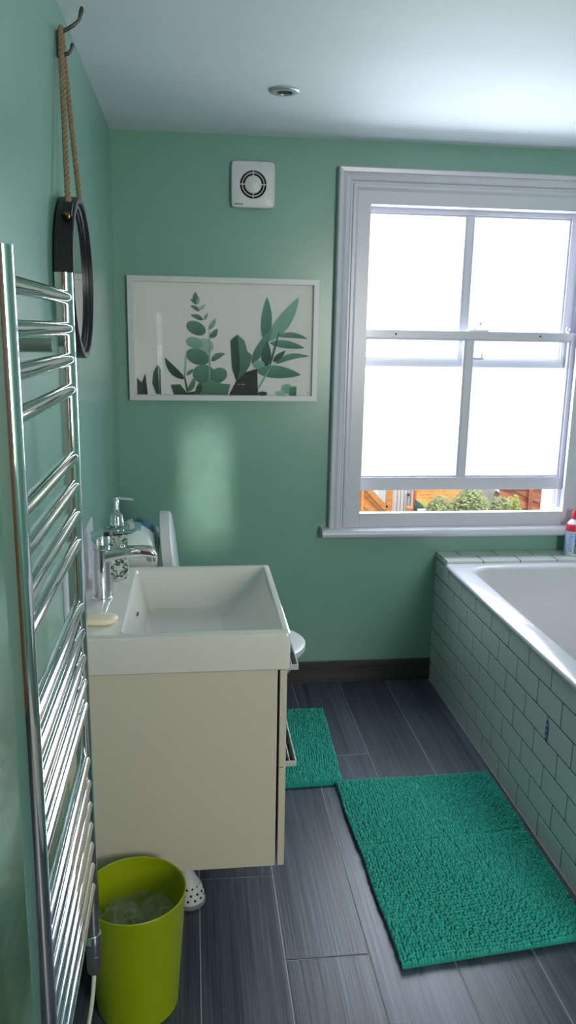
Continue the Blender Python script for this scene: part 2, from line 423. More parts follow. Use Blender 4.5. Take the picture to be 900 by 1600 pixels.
obj('ledge_base', B(XB+0.0035, XR-.002, TY1+.006, Y-.0005, 0.40, 0.5560), M['grout_dark'], bath)
S, RH = 0.152, 0.077
tms = {}
def tile(x0, x1, y0, y1, z0, z1):
    key = (round(x1-x0, 4), round(y1-y0, 4), round(z1-z0, 4)); c = ((x0+x1)/2, (y0+y1)/2, z0)
    if key in tms: return link('tile', tms[key], c, bath)
    o = obj('tile', B(x0, x1, y0, y1, z0, z1), M['tile'], bath, bevel=0.0007); tms[key] = o.data
    return o
g = 0.0021
for r in range(7):
    z1 = 0.539 - r*RH; z0 = max(0.001, z1-RH)
    if r == 0: z1 = 0.533
    yj = Y - 0.177 + S*2 + (S/2 if r % 2 else 0)
    while yj > TY0:
        a, b = max(yj - S, TY0), min(yj, Y-0.001)
        if b - a > 0.01: tile(XB, XB+0.008, a+g, b-g, z0+g, z1-g)
        yj -= S
for row, (y0, y1, xs) in enumerate(((2.884, 2.959, 1.402), (2.959, 3.033, 1.336))):
    xj = xs - 2*S
    while xj < XR:
        a, b = max(xj, XB), min(xj+S, XR-.001)
        if b - a > 0.01: tile(a+g, b-g, y0+g, y1-g, 0.548, 0.557)
        xj += S
# end return of the ledge, on the tile side
tile(XB, XB+0.006, TY1, Y-0.001, 0.535, 0.5475)
bm = bmesh.new()
loft(bm, [ring((1.9255, 2.55, 0.43), .030, 'x', 24), ring((1.915, 2.55, 0.43), .030, 'x', 24), ring((1.909, 2.55, 0.43), .026, 'x', 24), ring((1.909, 2.55, 0.43), .012, 'x', 24), ring((1.895, 2.55, .43), .010, 'x', 24)])
obj('overflow_dial', bm, M['chrome'], bath, smooth=40)
bm = bmesh.new(); lathe(bm, 1.66, 2.55, [(.036, .158), (.036, .163), (.028, .166), (.022, .160)], 24)
obj('waste', bm, M['chrome'], bath, smooth=40)
# blue oval sticker across a tile joint
M['blue_sticker'] = mat('blue_foil_sticker', (44, 70, 130), 0.3, var=0.5, scale=160)
M['pale_blue'] = mat('pale_blue_ink', (170, 186, 210), 0.4, var=0.1)
bm = bmesh.new()
sk = thing('sticker', (XB-0.0006, 1.942, 0.305), 'small blue oval sticker on the white tiles of the bath side', 'sticker')
loft(bm, [ring((XB+0.0002, 1.942, 0.340), .035, 'x', 24, rx=.009), ring((XB-0.0012, 1.942, 0.340), .034, 'x', 24, rx=.0085)])
obj('backing', bm, M['blue_sticker'], sk)
for dz, rr in ((0.018, .006), (0.001, .0045), (-.016, .006)):
    bm = bmesh.new(); loft(bm, [ring((XB-0.0010, 1.942, .340+dz), rr, 'x', 12, rx=.0035), ring((XB-0.0018, 1.942, .340+dz), rr, 'x', 12, rx=.0035)])
    obj('mark', bm, M['pale_blue'], sk)

# bottle on the ledge
M['label_blue'] = mat('pale_blue_label', (176, 196, 224), 0.4, var=0.06, scale=50)
M['red_plastic'] = mat('red_plastic', (206, 44, 66), 0.3, var=0.03)
M['label_green'] = mat('green_label_field', (96, 128, 66), 0.4, var=0.3, scale=120)
M['label_navy'] = mat('blue_label_field', (70, 110, 170), 0.4, var=0.2, scale=60)
bx_, by_, bz_ = 1.800, 2.955, 0.557
bt = thing('cleaner_bottle', (bx_, by_, bz_), 'upright bottle with red cap and pale blue label on the tiled bath ledge', 'bottle')
bm = bmesh.new(); lathe(bm, bx_, by_, [(.030, bz_), (.033, bz_+.004), (.033, bz_+.118), (.031, bz_+.128), (.020, bz_+.142), (.014, bz_+.146), (.014, bz_+.155)], 32)
obj('body', bm, M['white_plastic'], bt, smooth=40)
bm = bmesh.new(); lathe(bm, bx_, by_, [(.0334, bz_+.010), (.0334, bz_+.100)], 32, False, False)
obj('label_wrap', bm, M['label_blue'], bt, smooth=40)
bm = bmesh.new(); lathe(bm, bx_, by_, [(.0335, bz_+.101), (.0336, bz_+.122), (.030, bz_+.130)], 32, False, False)
obj('red_band', bm, M['red_plastic'], bt, smooth=40)
def arcpatch(r, a0, a1, z0, z1, n=10):
    return loft(bmesh.new(), [[(bx_+r*math.cos(math.radians(a0+(a1-a0)*i/n)), by_+r*math.sin(math.radians(a0+(a1-a0)*i/n)), z) for i in range(n+1)] for z in (z0, z1)], False, False, False)
obj('label_picture', arcpatch(.0338, 252, 330, bz_+.012, bz_+.045), M['label_green'], bt)
obj('label_picture', arcpatch(.0338, 252, 330, bz_+.058, bz_+.096), M['label_navy'], bt)
obj('label_picture', arcpatch(.0338, 256, 300, bz_+.043, bz_+.057), M['ink'], bt)
for k in range(9):
    obj('print_line', arcpatch(.0337, 212, 236 + random.random()*9, bz_+.020+k*.0085, bz_+.0225+k*.0085, 4), M['ink'] if k < 2 else M['label_navy'], bt)
bm = bmesh.new(); lathe(bm, bx_+.002, by_, [(.017, bz_+.150), (.017, bz_+.160), (.0155, bz_+.176), (.014, bz_+.183), (.0, bz_+.184)], 24)
obj('cap', bm, M['red_plastic'], bt, smooth=40)

# ------------------------------------------------------------------ vanity unit and basin
VX, VY0, VY1, VZ0, VZ1, VS = 0.456, 1.613, 2.117, 0.2105, 0.700, 0.462
van = thing('vanity_unit', (0.23, 1.865, VZ0), 'cream gloss wall-hung vanity unit with two drawers under the basin', 'cabinet')
obj('side_panel', B(0.0, VX, VY0, VY0+0.018, VZ0, VZ1), M['cream'], van, bevel=0.001)
obj('side_panel', B(0.0, VX, VY1-0.018, VY1, VZ0, VZ1), M['cream'], van, bevel=0.001)
obj('bottom_panel', B(0.0, VX, VY0+0.018, VY1-0.018, VZ0, VZ0+0.018), M['cream'], van)
obj('back_panel', B(0.0, 0.012, VY0+0.018, VY1-0.018, VZ0+0.018, VZ1), M['cream'], van)
obj('inner_face', B(VX-0.012, VX-0.004, VY0+0.018, VY1-0.018, VZ0+0.018, VZ1-0.03), M['gap'], van)
for z0, z1 in ((VZ0, VS-0.0015), (VS+0.0015, VZ1-0.002)):
    d = obj('drawer', B(VX+0.0055, VX+0.021, VY0, VY1, z0, z1), M['cream'], van, bevel=0.0012)
    zt = z1
    bm = B(VX+0.021, VX+0.049, VY0+0.03, VY1-0.03, zt-0.007, zt-0.001)
    h = obj('handle', bm, M['acrylic'], d, label='clear bar handle with chrome edges')
    bm = B(VX+0.0470, VX+0.0495, VY0+0.028, VY1-0.028, zt-0.012, zt)
    box(bm, VX+0.021, VX+0.047, VY0+0.027, VY0+0.0295, zt-0.012, zt); box(bm, VX+0.033, VX+0.035, VY0+0.03, VY1-0.03, zt-0.008, zt)
    obj('handle_edge', bm, M['silver'], d)
basin = thing('washbasin', (0.24, 1.865, VZ1), 'white rectangular ceramic washbasin with deep bowl on the cream vanity unit', 'basin')
BZ = 0.787
def bl(x0, x1, y0, y1, z, r): return rrect(x0, x1, y0, y1, z, r, 6)
bm = bmesh.new()
loft(bm, [bl(0.001, .478, 1.611, 2.119, VZ1, .006), bl(0.001, .482, 1.607, 2.123, VZ1+.004, .008), bl(0.001, .484, 1.605, 2.125, BZ-.008, .009),
          bl(0.001, .482, 1.607, 2.123, BZ-.002, .009), bl(0.002, .478, 1.611, 2.119, BZ, .008),
          bl(.118, .468, 1.630, 2.105, BZ, .014), bl(.122, .465, 1.634, 2.101, BZ-.003, .013), bl(.126, .460, 1.638, 2.096, BZ-.012, .014),
          bl(.146, .415, 1.662, 2.072, .722, .025), bl(.156, .368, 1.680, 2.055, .690, .03), bl(.172, .345, 1.70, 2.03, .680, .03)], cap0=False, cap1=True)
obj('bowl', bm, M['ceramic'], basin, smooth=35)
bm = bmesh.new(); lathe(bm, .25, 1.865, [(.028, .6795), (.030, .682), (.024, .684), (.018, .681)], 24)
obj('plug', bm, M['chrome'], basin, smooth=40)
bm = B(.1385, .1408, 1.852, 1.874, .744, .747)
obj('overflow_slot', bm, M['gap'], basin)
obj('splashback', B(0.0, 0.007, 1.65, 2.13, BZ, 0.928), M['gloss'], None, label='narrow white splashback panel on the green wall behind the tap', cat='splashback', bevel=0.002)

# tap
fx, fy = 0.056, 1.865
tap = thing('mixer_tap', (fx, fy, BZ), 'chrome single-lever mixer tap on the washbasin', 'tap')
bm = bmesh.new(); lathe(bm, fx, fy, [(.0245, BZ), (.0245, BZ+.004), (.0222, BZ+.006), (.0222, BZ+.124), (.0205, BZ+.126), (.0222, BZ+.128), (.0222, BZ+.152), (.018, BZ+.158), (0.0, BZ+.159)], 36)
obj('body', bm, M['chrome'], tap, smooth=40)
def sect(x, z0, z1, w, n=6):
    r = min((z1-z0)/2*0.7, w*0.5)
    return [(x, fy + (p[0]), z0 + (p[1])) for p in [(q[0], q[1]) for q in rrect(-w, w, 0, z1-z0, 0, r, 4)]]
bm = bmesh.new()
loft(bm, [sect(fx, BZ+.085, BZ+.122, .019), sect(fx+.025, BZ+.096, BZ+.125, .019), sect(fx+.060, BZ+.104, BZ+.128, .019), sect(fx+.095, BZ+.106, BZ+.128, .019), sect(fx+.118, BZ+.103, BZ+.126, .019), sect(fx+.128, BZ+.101, BZ+.118, .018), sect(fx+.132, BZ+.101, BZ+.110, .016)])
obj('spout', bm, M['chrome'], tap, smooth=40)
bm = bmesh.new(); loft(bm, [ring((fx+.116, fy, BZ+.104), .0115, 'z', 18), ring((fx+.119, fy, BZ+.092), .0115, 'z', 18), ring((fx+.119, fy, BZ+.092), .009, 'z', 18)])
obj('aerator', bm, M['steel'], tap, smooth=40)
def lev(x, z, t, w):
    return [(x, fy-w, z), (x, fy-w*.6, z+t), (x, fy+w*.6, z+t), (x, fy+w, z), (x, fy+w*.7, z-t*.4), (x, fy-w*.7, z-t*.4)]
bm = bmesh.new()
loft(bm, [lev(fx-.021, BZ+.161, .004, .010), lev(fx-.012, BZ+.160, .008, .019), lev(fx+.015, BZ+.159, .008, .0205), lev(fx+.05, BZ+.160, .006, .018), lev(fx+.075, BZ+.164, .004, .016), lev(fx+.088, BZ+.170, .003, .013)])
obj('lever', bm, M['chrome'], tap, smooth=40)

# soap dispenser
dx, dy = 0.080, 2.035
sd = thing('soap_dispenser', (dx, dy, BZ), 'patterned glass soap dispenser with chrome pump behind the tap', 'dispenser')
M['pattern'] = mat('leaf_pattern_sleeve', (186, 196, 186), 0.3, var=0.1)
nt = M['pattern'].node_tree
wv = nt.nodes.new('ShaderNodeTexNoise'); wv.inputs['Scale'].default_value = 45; wv.inputs['Distortion'].default_value = 2.2; wv.inputs['Detail'].default_value = 1
rp = nt.nodes.new('ShaderNodeValToRGB'); rp.color_ramp.interpolation = 'CONSTANT'
rp.color_ramp.elements[0].color = (*lin((40, 66, 70)), 1); rp.color_ramp.elements[1].position = 0.40; rp.color_ramp.elements[1].color = (*lin((116, 140, 120)), 1)
e = rp.color_ramp.elements.new(0.47); e.color = (*lin((204, 208, 196)), 1)
e = rp.color_ramp.elements.new(0.62); e.color = (*lin((64, 86, 130)), 1)
e = rp.color_ramp.elements.new(0.66); e.color = (*lin((196, 204, 196)), 1)
tcn = nt.nodes.new('ShaderNodeTexCoord'); nt.links.new(tcn.outputs['Object'], wv.inputs['Vector'])
nt.links.new(wv.outputs['Fac'], rp.inputs['Fac']); nt.links.new(rp.outputs['Color'], nt.nodes['Principled BSDF'].inputs['Base Color'])
bm = bmesh.new(); loft(bm, [rrect(dx-.026, dx+.026, dy-.02, dy+.02, z, .006, 4) for z in (BZ, BZ+.118)])
obj('sleeve', bm, M['pattern'], sd, smooth=40)
bm = bmesh.new(); loft(bm, [rrect(dx-.030+a, dx+.030-a, dy-.024+a, dy+.024-a, z, .006, 4) for a, z in ((.001, BZ+.1185), (0, BZ+.120), (0, BZ+.136), (.006, BZ+.140))])
obj('shoulder', bm, M['bottle_glass'], sd, smooth=40)
bm = bmesh.new(); lathe(bm, dx, dy, [(.017, BZ+.1405), (.017, BZ+.150), (.0155, BZ+.152), (.0155, BZ+.168), (.013, BZ+.170), (.0065, BZ+.172), (.0055, BZ+.205), (.0045, BZ+.207)], 24)
obj('pump', bm, M['chrome'], sd, smooth=40)
bm = bmesh.new(); lathe(bm, dx, dy, [(.009, BZ+.2075), (.010, BZ+.210), (.009, BZ+.213)], 20)
tube(bm, [(dx, dy, BZ+.210), (dx+.02, dy, BZ+.2095), (dx+.043, dy, BZ+.2065)], [.0035, .003, .0028], 8)
obj('nozzle', bm, M['chrome'], sd, smooth=40)
# soap bar
bm = bmesh.new()
sl = []
for z, s in ((0, .80), (.003, .94), (.008, 1.0), (.013, .94), (.016, .78), (.017, .4)):
    sl.append([(.066 + .042*s*math.copysign(abs(math.cos(a))**.7, math.cos(a)), 1.700 + .027*s*math.copysign(abs(math.sin(a))**.8, math.sin(a)), BZ+z) for a in [2*math.pi*i/28 for i in range(28)]])
loft(bm, sl)
obj('soap_bar', bm, M['soap'], None, smooth=60, label='cream bar of soap on the near corner of the washbasin', cat='soap')

# ------------------------------------------------------------------ toilet
TYc = 2.46
toi = thing('toilet', (0.3, TYc, 0), 'white close-coupled toilet with lid raised behind the vanity', 'toilet')
bm = bmesh.new()
loft(bm, [rrect(.004, .150, TYc-.175, TYc+.175, .40, .03), rrect(.003, .160, TYc-.19, TYc+.19, .47, .03), rrect(.003, .162, TYc-.195, TYc+.195, .738, .03)])
obj('cistern', bm, M['ceramic'], toi, smooth=40)
bm = bmesh.new()
loft(bm, [rrect(.003, .166, TYc-.200, TYc+.200, .738, .03), rrect(.003, .170, TYc-.204, TYc+.204, .744, .032), rrect(.003, .170, TYc-.204, TYc+.204, .760, .032), rrect(.006, .163, TYc-.197, TYc+.197, .768, .03)])
cl_ = obj('cistern_lid', bm, M['ceramic'], toi, smooth=40)
bm = bmesh.new(); lathe(bm, .085, TYc, [(.024, .767), (.024, .772), (.020, .774), (.018, .772)], 20)
obj('flush_button', bm, M['chrome'], cl_, smooth=40)
def D(x0, x1, hw, z, n=20):
    """D-shaped plan: straight at x0, round nose at x1"""
    out = []
    xm = x0 + (x1-x0)*0.45
    out.append((x0, TYc-hw*.86, z)); out.append((xm*.5+x0*.5, TYc-hw*.97, z))
    for i in range(n+1):
        a = -math.pi/2 + math.pi*i/n
        out.append((xm + (x1-xm)*math.cos(a), TYc+hw*math.sin(a), z))
    out.append((xm*.5+x0*.5, TYc+hw*.97, z)); out.append((x0, TYc+hw*.86, z))
    return out
bm = bmesh.new()
loft(bm, [D(.14, .50, .11, 0), D(.14, .50, .112, .03), D(.12, .49, .105, .16), D(.10, .55, .135, .27), D(.06, .612, .170, .35), D(.03, .632, .180, .385), D(.03, .634, .181, .400)])
obj('pan', bm, M['ceramic'], toi, smooth=50)
bm = bmesh.new()
a0 = [D(.20, .640, .186, z) for z in (.402, .406, .420, .424)]
i0 = [[(TYc*0 + .29 + (p[0]-.29)*.62 + .055, TYc + (p[1]-TYc)*.62, p[2]) for p in l] for l in a0]
loft(bm, [a0[0], a0[1], a0[2], [(.29+(p[0]-.29)*.97, TYc+(p[1]-TYc)*.97, p[2]) for p in a0[3]], i0[3], i0[0]], False, False)
obj('seat', bm, M['white_plastic'], toi, smooth=40)
# raised lid leaning on the cistern
bm = bmesh.new()
def lidloop(off, sc):
    out = []
    for p in D(.0, .428, .184*sc, 0):
        t = p[0]*(sc if p[0] > .2 else 1)
        out.append((.216 - t*.100 + off, p[1], .438 + t*.993))
    return out
loft(bm, [lidloop(-.004, .985), lidloop(-.001, 1.0), lidloop(.027, 1.0), lidloop(.031, .98)])
obj('lid', bm, M['white_plastic'], toi, smooth=40)
bm = bmesh.new()
for s in (-1, 1):
    tube(bm, [(.225, TYc+s*.07-.02, .428), (.225, TYc+s*.07+.02, .428)], .010, 10)
obj('hinge', bm, M['chrome'], toi, smooth=40)
# pack of wipes
M['wipe_white'] = mat('white_film', (220, 228, 226), 0.3, var=0.03, scale=30, bump=0.4, bscale=60)
M['wipe_blue'] = mat('blue_film', (44, 104, 160), 0.3, var=0.1, scale=30)
M['wipe_teal'] = mat('pale_teal_film', (120, 178, 184), 0.3, var=0.15, scale=30)
wp = thing('wipes_pack', (.10, 2.47, .7745), 'white and blue soft pack of wipes lying on the toilet cistern', 'wipes')
def wz(x, y):
    u = (x-.035)/.125; v = (y-2.30)/.24
    return .7745 + .056*max(0, math.sin(math.pi*min(1, max(0, u))))**.35*max(0, math.sin(math.pi*min(1, max(0, v))))**.3 * (1+.35*v) + .003*noise.noise((x*40, y*40, 0))
def patch(x0, x1, y0, y1, off, nx=14, ny=14, base=True):
    bm = bmesh.new()
    up = [[bm.verts.new((x0+(x1-x0)*i/nx, y0+(y1-y0)*j/ny, wz(x0+(x1-x0)*i/nx, y0+(y1-y0)*j/ny)+off)) for i in range(nx+1)] for j in range(ny+1)]
    for j in range(ny):
        for i in range(nx): bm.faces.new((up[j][i], up[j][i+1], up[j+1][i+1], up[j+1][i]))
    if base:
        ed = [up[0][i] for i in range(nx+1)] + [up[j][nx] for j in range(1, ny+1)] + [up[ny][i] for i in range(nx-1, -1, -1)] + [up[j][0] for j in range(ny-1, 0, -1)]
        lo = [bm.verts.new((v.co.x, v.co.y, .7742)) for v in ed]
        for k in range(len(ed)):
            bm.faces.new((ed[k], lo[k], lo[(k+1) % len(ed)], ed[(k+1) % len(ed)]))
        bm.faces.new(lo)
    return bm
obj('pack', patch(.035, .16, 2.30, 2.54, 0), M['wipe_white'], wp, smooth=60)
obj('blue_panel', patch(.118, .154, 2.40, 2.52, .0008, base=False), M['wipe_blue'], wp, smooth=60)
obj('teal_panel', patch(.098, .118, 2.36, 2.50, .0008, base=False), M['wipe_teal'], wp, smooth=60)
text('lettering', 'SES', M['ink'], wp, (.107, 2.435, wz(.107, 2.435)+.0035), .036, (-0.2, 1, 0.075), (-1, -0.2, 0.0), 0.001)

# ------------------------------------------------------------------ towel radiator
RX, RYN, RYF, RZ0, RZ1 = 0.081, 0.884, 1.310, 0.315, 1.505
rad = thing('towel_radiator', (RX, (RYN+RYF)/2, RZ0), 'tall chrome ladder towel radiator on the green wall', 'radiator')
def dprof(yc, z):
    pts = [(-.013, -.012), (-.011, -.014), (0.0, -.014)]
    pts += [(.0135*math.sin(math.radians(a)), -.014*math.cos(math.radians(a))) for a in range(15, 180, 15)]
    pts += [(0.0, .014), (-.011, .014), (-.013, .012)]
    return [(RX+p, yc+q, z) for p, q in pts]
for yc in (RYN, RYF):
    obj('post', loft(bmesh.new(), [dprof(yc, RZ0), dprof(yc, RZ1)]), M['chrome'], rad, smooth=30)
RZ = [1.468, 1.421, 1.374, 1.327, 1.219, 1.172, 1.125, 1.078, .966, .920, .874, .829, .785, .681, .637, .594, .553, .512, .470, .427]
rm = None
for z in RZ:
    c = (RX+.001, (RYN+RYF)/2, z)
    if rm is None:
        o = obj('rung', tube(bmesh.new(), [(RX+.001, RYN+.012, z), (RX+.001, RYF-.012, z)], .0105, 20), M['chrome'], rad, smooth=40, origin=c)
        rm = o.data
    else: link('rung', rm, c, rad)
for yc in (RYN+.05, RYF-.03):
    for z in (1.396, 0.421):
        bm = tube(bmesh.new(), [(0.001, yc, z), (.064, yc, z)], .011, 18)
        tube(bm, [(0.001, yc, z), (.006, yc, z)], .018, 20)
        obj('wall_bracket', bm, M['steel'], rad, smooth=40)
bm = bmesh.new(); lathe(bm, RX, RYF, [(.0155, RZ0+.004), (.0165, RZ0), (.0165, RZ0-.012), (.014, RZ0-.014)], 24)
obj('valve', bm, M['chrome'], rad, smooth=40)
bm = bmesh.new(); lathe(bm, RX, RYF, [(.0125, RZ0-.0145), (.0135, RZ0-.018), (.0135, RZ0-.040), (.0125, RZ0-.041), (.0135, RZ0-.042), (.0135, RZ0-.074), (.012, RZ0-.080), (.005, RZ0-.083)], 24)
he = obj('heating_element', bm, M['greyplastic'], rad, smooth=40)
cp_ = bez((RX, RYF, RZ0-.08), (RX-.005, RYF-.01, .14), (.058, RYF-.02, .10), (.060, RYF+.005, .05)) + bez((.060, RYF+.005, .05), (.063, RYF+.03, .01), (.05, RYF-.05, .008), (.02, RYF-.20, .006))[1:]
obj('cable', tube(bmesh.new(), cp_, .004, 8), M['cord'], rad, smooth=60)
bm = bmesh.new(); lathe(bm, RX, RYN, [(.0155, RZ0+.002), (.0155, RZ0-.012), (.010, RZ0-.016)], 24)
obj('end_cap', bm, M['chrome'], rad, smooth=40)

# ------------------------------------------------------------------ waste bin
bnx, bny = 0.147, 1.478
bn = thing('waste_bin', (bnx, bny, 0), 'lime green round plastic waste bin with clear liner beside the vanity', 'bin')
R0, R1, BH = .086, .106, .278
bm = bmesh.new()
lathe(bm, bnx, bny, [(R0-.004, 0), (R0, .004), (R1-.001, BH-.006), (R1+.0005, BH-.002), (R1-.001, BH), (R1-.0035, BH-.002), (R0-.001, .012), (R0-.012, .006)], 56, True, True)
obj('shell', bm, M['lime'], bn, smooth=40)
bm = bmesh.new()
nb = 40; loops = []
for k in range(16):
    t = k/15
    z = .245 - .13*math.sin(math.pi*.5*t)*1.0 if k else .245
    loops.append([])
    for i in range(nb):
        a = 2*math.pi*i/nb
        rr = (.096 - .085*t) 
        n_ = noise.noise((math.cos(a)*2.2+3, math.sin(a)*2.2, t*3))
        n2 = noise.noise((math.cos(a)*7, math.sin(a)*7+5, t*7))
        zz = .185 + .034*n_ + .008*n2 - .02*t + (.012 if k == 0 else 0)
        rr = min(.0955 - .001*0, rr*(1 + .12*n2*(1-t))) * (1 if k else .97)
        rr = min(rr, R0 + (R1-R0)*(zz/BH) - .006)
        loops[-1].append((bnx+rr*math.cos(a), bny+rr*math.sin(a), zz))
loft(bm, loops, False, True)
obj('liner_bag', bm, M['bag'], bn, smooth=70, label='crumpled clear plastic liner')

# ------------------------------------------------------------------ white stool foot under the vanity
sx, sy_ = .258, 1.775
st = thing('step_stool', (.20, 1.86, 0), 'white plastic step stool with perforated feet tucked under the vanity', 'stool')
obj('top', loft(bmesh.new(), [rrect(.11, .268, 1.745, 2.04, z, .03) for z in (.165, .19)]), M['white_plastic'], st, smooth=40, bevel=0.0)
pl = [(.037, .012), (.037, .022), (.033, .045), (.024, .068), (.017, .09), (.0165, .166)]
def leg(cx_, cy_, sgn):
    bm = bmesh.new()
    loft(bm, [ring((cx_ + (pl[0][0]-r)*-.45*sgn, cy_, z), r, 'z', 28) for r, z in pl])
    lg = obj('leg', bm, M['white_plastic'], st, smooth=50)
    bm = bmesh.new(); lathe(bm, cx_, cy_, [(.036, 0), (.0395, .003), (.0395, .011), (.037, .0135)], 28)
    obj('rubber_foot', bm, M['rubber'], lg, smooth=40)
    return lg
legs = {}
for i, (a, b, s) in enumerate(((sx, sy_, 1), (.12, sy_, -1), (sx, 2.01, 1), (.12, 2.01, -1))):
    lg = leg(a, b, s)
    if i == 0:
        for zz in (.026, .040, .054):
            for k, ang in enumerate(range(-125, 20, 28)):
                an = math.radians(ang + (14 if zz == .040 else 0))
                r_ = {.026: .0362, .040: .0342, .054: .0288}[zz]
                off = (.037 - r_)*-.45
                n_ = Vector((math.cos(an), math.sin(an), .35 if zz > .03 else .1)).normalized()
                c = Vector((a+off+r_*math.cos(an), b+r_*math.sin(an), zz))
                bm = tube(bmesh.new(), [tuple(c-n_*.002), tuple(c+n_*.0007)], .0032, 10)
                obj('hole', bm, M['black'], lg)

# ------------------------------------------------------------------ mirror on rope, hook
MY, MZ, MR = 1.868, 1.525, .170
mir = thing('round_mirror', (0.0, MY, MZ-MR), 'round black-banded mirror hanging from a rope on the green wall', 'mirror')
bm = bmesh.new()
pr_ = [(MR-.004, .004), (MR, .006), (MR, .040), (MR-.002, .042), (MR-.012, .042), (MR-.013, .041), (MR-.014, .034), (MR-.018, .032), (MR-.019, .028), (MR-.019, .004)]
rows = []
for r, x in pr_: rows.append(ring((x, MY, MZ), r, 'x', 72))
loft(bm, rows + [rows[0]], False, False)
bmesh.ops.remove_doubles(bm, verts=bm.verts, dist=1e-6)
obj('band', bm, M['black_wood'], mir, smooth=35)
obj('glass', loft(bmesh.new(), [ring((.024, MY, MZ), MR-.0185, 'x', 64), ring((.0295, MY, MZ), MR-.0185, 'x', 64)]), M['mirror'], mir)
HKY, HKZ = 1.896, 2.034
def rope(p, q):
    bm = bmesh.new(); p = Vector(p); q = Vector(q); ax = (q-p).normalized()
    n1 = ax.orthogonal().normalized(); n2 = ax.cross(n1); Ln = (q-p).length; ns = 130
    for k in range(3):
        pts = []
        for i in range(ns+1):
            t = i/ns; a = 2*math.pi*(t*Ln/.034) + 2*math.pi*k/3
            pts.append(tuple(p + (q-p)*t + .0034*(math.cos(a)*n1 + math.sin(a)*n2)))
        tube(bm, pts, .0032, 6)
    return bm
for ang, yt, xt in ((-35, HKY-.006, .009), (35, HKY+.006, .010)):
    a = math.radians(ang); r_ = MR + .007
    ye, ze = MY + r_*math.sin(a), MZ + r_*math.cos(a)
    obj('rope', rope((.028, ye, ze), (xt, yt, HKZ-.012)), M['rope'], mir, smooth=60)
    def at(deg, r): return (MY + r*math.sin(math.radians(deg)), MZ + r*math.cos(math.radians(deg)))
    sg = math.copysign(1, ang)
    prof_ = [at(ang+sg*d, MR+.0005) for d in range(-1, 14, 2)] + [at(ang+sg*d, MR+.010) for d in range(13, -2, -2)]
    obj('strap', prism(bmesh.new(), prof_, 'x', .018, .038), M['black_wood'], mir, bevel=0.001)
    b0 = at(ang+sg*14.5, MR+.004); b1 = at(ang+sg*14.5, MR+.013)
    bm = tube(bmesh.new(), [(.028, *b0), (.028, *b1)], .007, 12)
    tube(bm, [(.022, *b1), (.028, *at(ang+sg*16, MR+.016)), (.034, *b1)], .002, 8)
    obj('buckle', bm, M['brass'], mir, smooth=40)
bm = tube(bmesh.new(), [(.009, HKY-.006, HKZ-.014), (.009, HKY-.004, HKZ-.004), (.0095, HKY, HKZ), (.010, HKY+.004, HKZ-.004), (.010, HKY+.006, HKZ-.014)], .0058, 10)
obj('rope_loop', bm, M['rope'], mir, smooth=60)
hook = thing('coat_hook', (0.0, HKY, 1.96), 'grey metal double coat hook high on the left wall holding the mirror rope', 'hook')
bm = bmesh.new(); loft(bm, [[(x, HKY+p[0], 2.002+p[1]) for p in [(q[0], q[1]) for q in rrect(-.006, .006, -.026, .026, 0, .0055)]] for x in (0.0005, .003)])
obj('back_plate', bm, M['iron'], hook)
obj('upper_prong', tube(bmesh.new(), bez((.002, HKY, 2.022), (.022, HKY, 2.030), (.040, HKY, 2.040), (.049, HKY, 2.052), 8) + [(.053, HKY, 2.068), (.0545, HKY, 2.075)], [.0042]*6+[.0036]*3+[.0050, .0035], 10), M['iron'], hook, smooth=60)
obj('lower_prong', tube(bmesh.new(), bez((.002, HKY, 1.984), (.016, HKY, 1.980), (.026, HKY, 1.984), (.030, HKY, 1.994), 8) + [(.032, HKY, 2.002), (.0325, HKY, 2.005)], [.0038]*9+[.0042, .003], 10), M['iron'], hook, smooth=60)

# ------------------------------------------------------------------ extractor fan
FX0, FX1, FZ0, FZ1 = .418, .5755, 1.845, 2.004
fan = thing('extractor_fan', (.497, Y, FZ0), 'square white extractor fan cover with round slotted grille on the back wall', 'fan')
fcx, fcz = (FX0+FX1)/2+.001, (FZ0+FZ1)/2 + .001
bm = bmesh.new()
NN = 48
def sq(y, e, z_r=.008):
    # rounded square sampled at equal angles so it can be bridged to rings
    out = []
    hw = (FX1-FX0)/2 - e; hh = (FZ1-FZ0)/2 - e
    for i in range(NN):
        a = 2*math.pi*i/NN; c, s = math.cos(a), math.sin(a); p = 14
        k = (abs(c)**p + abs(s)**p)**(-1/p)
        out.append((fcx + hw*k*c, y, fcz + hh*k*s))
    return out
loft(bm, [sq(Y-.001, .002), sq(Y-.020, 0), sq(Y-.026, .003), sq(Y-.028, .008), ring((fcx, Y-.028, fcz), .0475, 'y', NN), ring((fcx, Y-.012, fcz), .0465, 'y', NN)], True, False)
obj('cover', bm, M['white_plastic'], fan, smooth=35)
obj('duct', loft(bmesh.new(), [ring((fcx, Y-.009, fcz), .0466, 'y', NN), ring((fcx, Y-.012, fcz), .0466, 'y', NN)]), M['black'], fan)
def annulus(r0, r1, y0, y1):
    bm = bmesh.new(); a = [ring((fcx, y, fcz), r, 'y', NN) for r, y in ((r0, y0), (r1, y0), (r1, y1), (r0, y1))]
    loft(bm, a + [a[0]], False, False); bmesh.ops.remove_doubles(bm, verts=bm.verts, dist=1e-6); return bm
obj('grille_ring', annulus(.0375, .0400, Y-.029, Y-.020), M['white_plastic'], fan)
obj('centre_disc', loft(bmesh.new(), [ring((fcx, Y-.018, fcz), .0300, 'y', NN), ring((fcx, Y-.028, fcz), .0300, 'y', NN), ring((fcx, Y-.030, fcz), .027, 'y', NN)]), M['white_plastic'], fan, smooth=40)
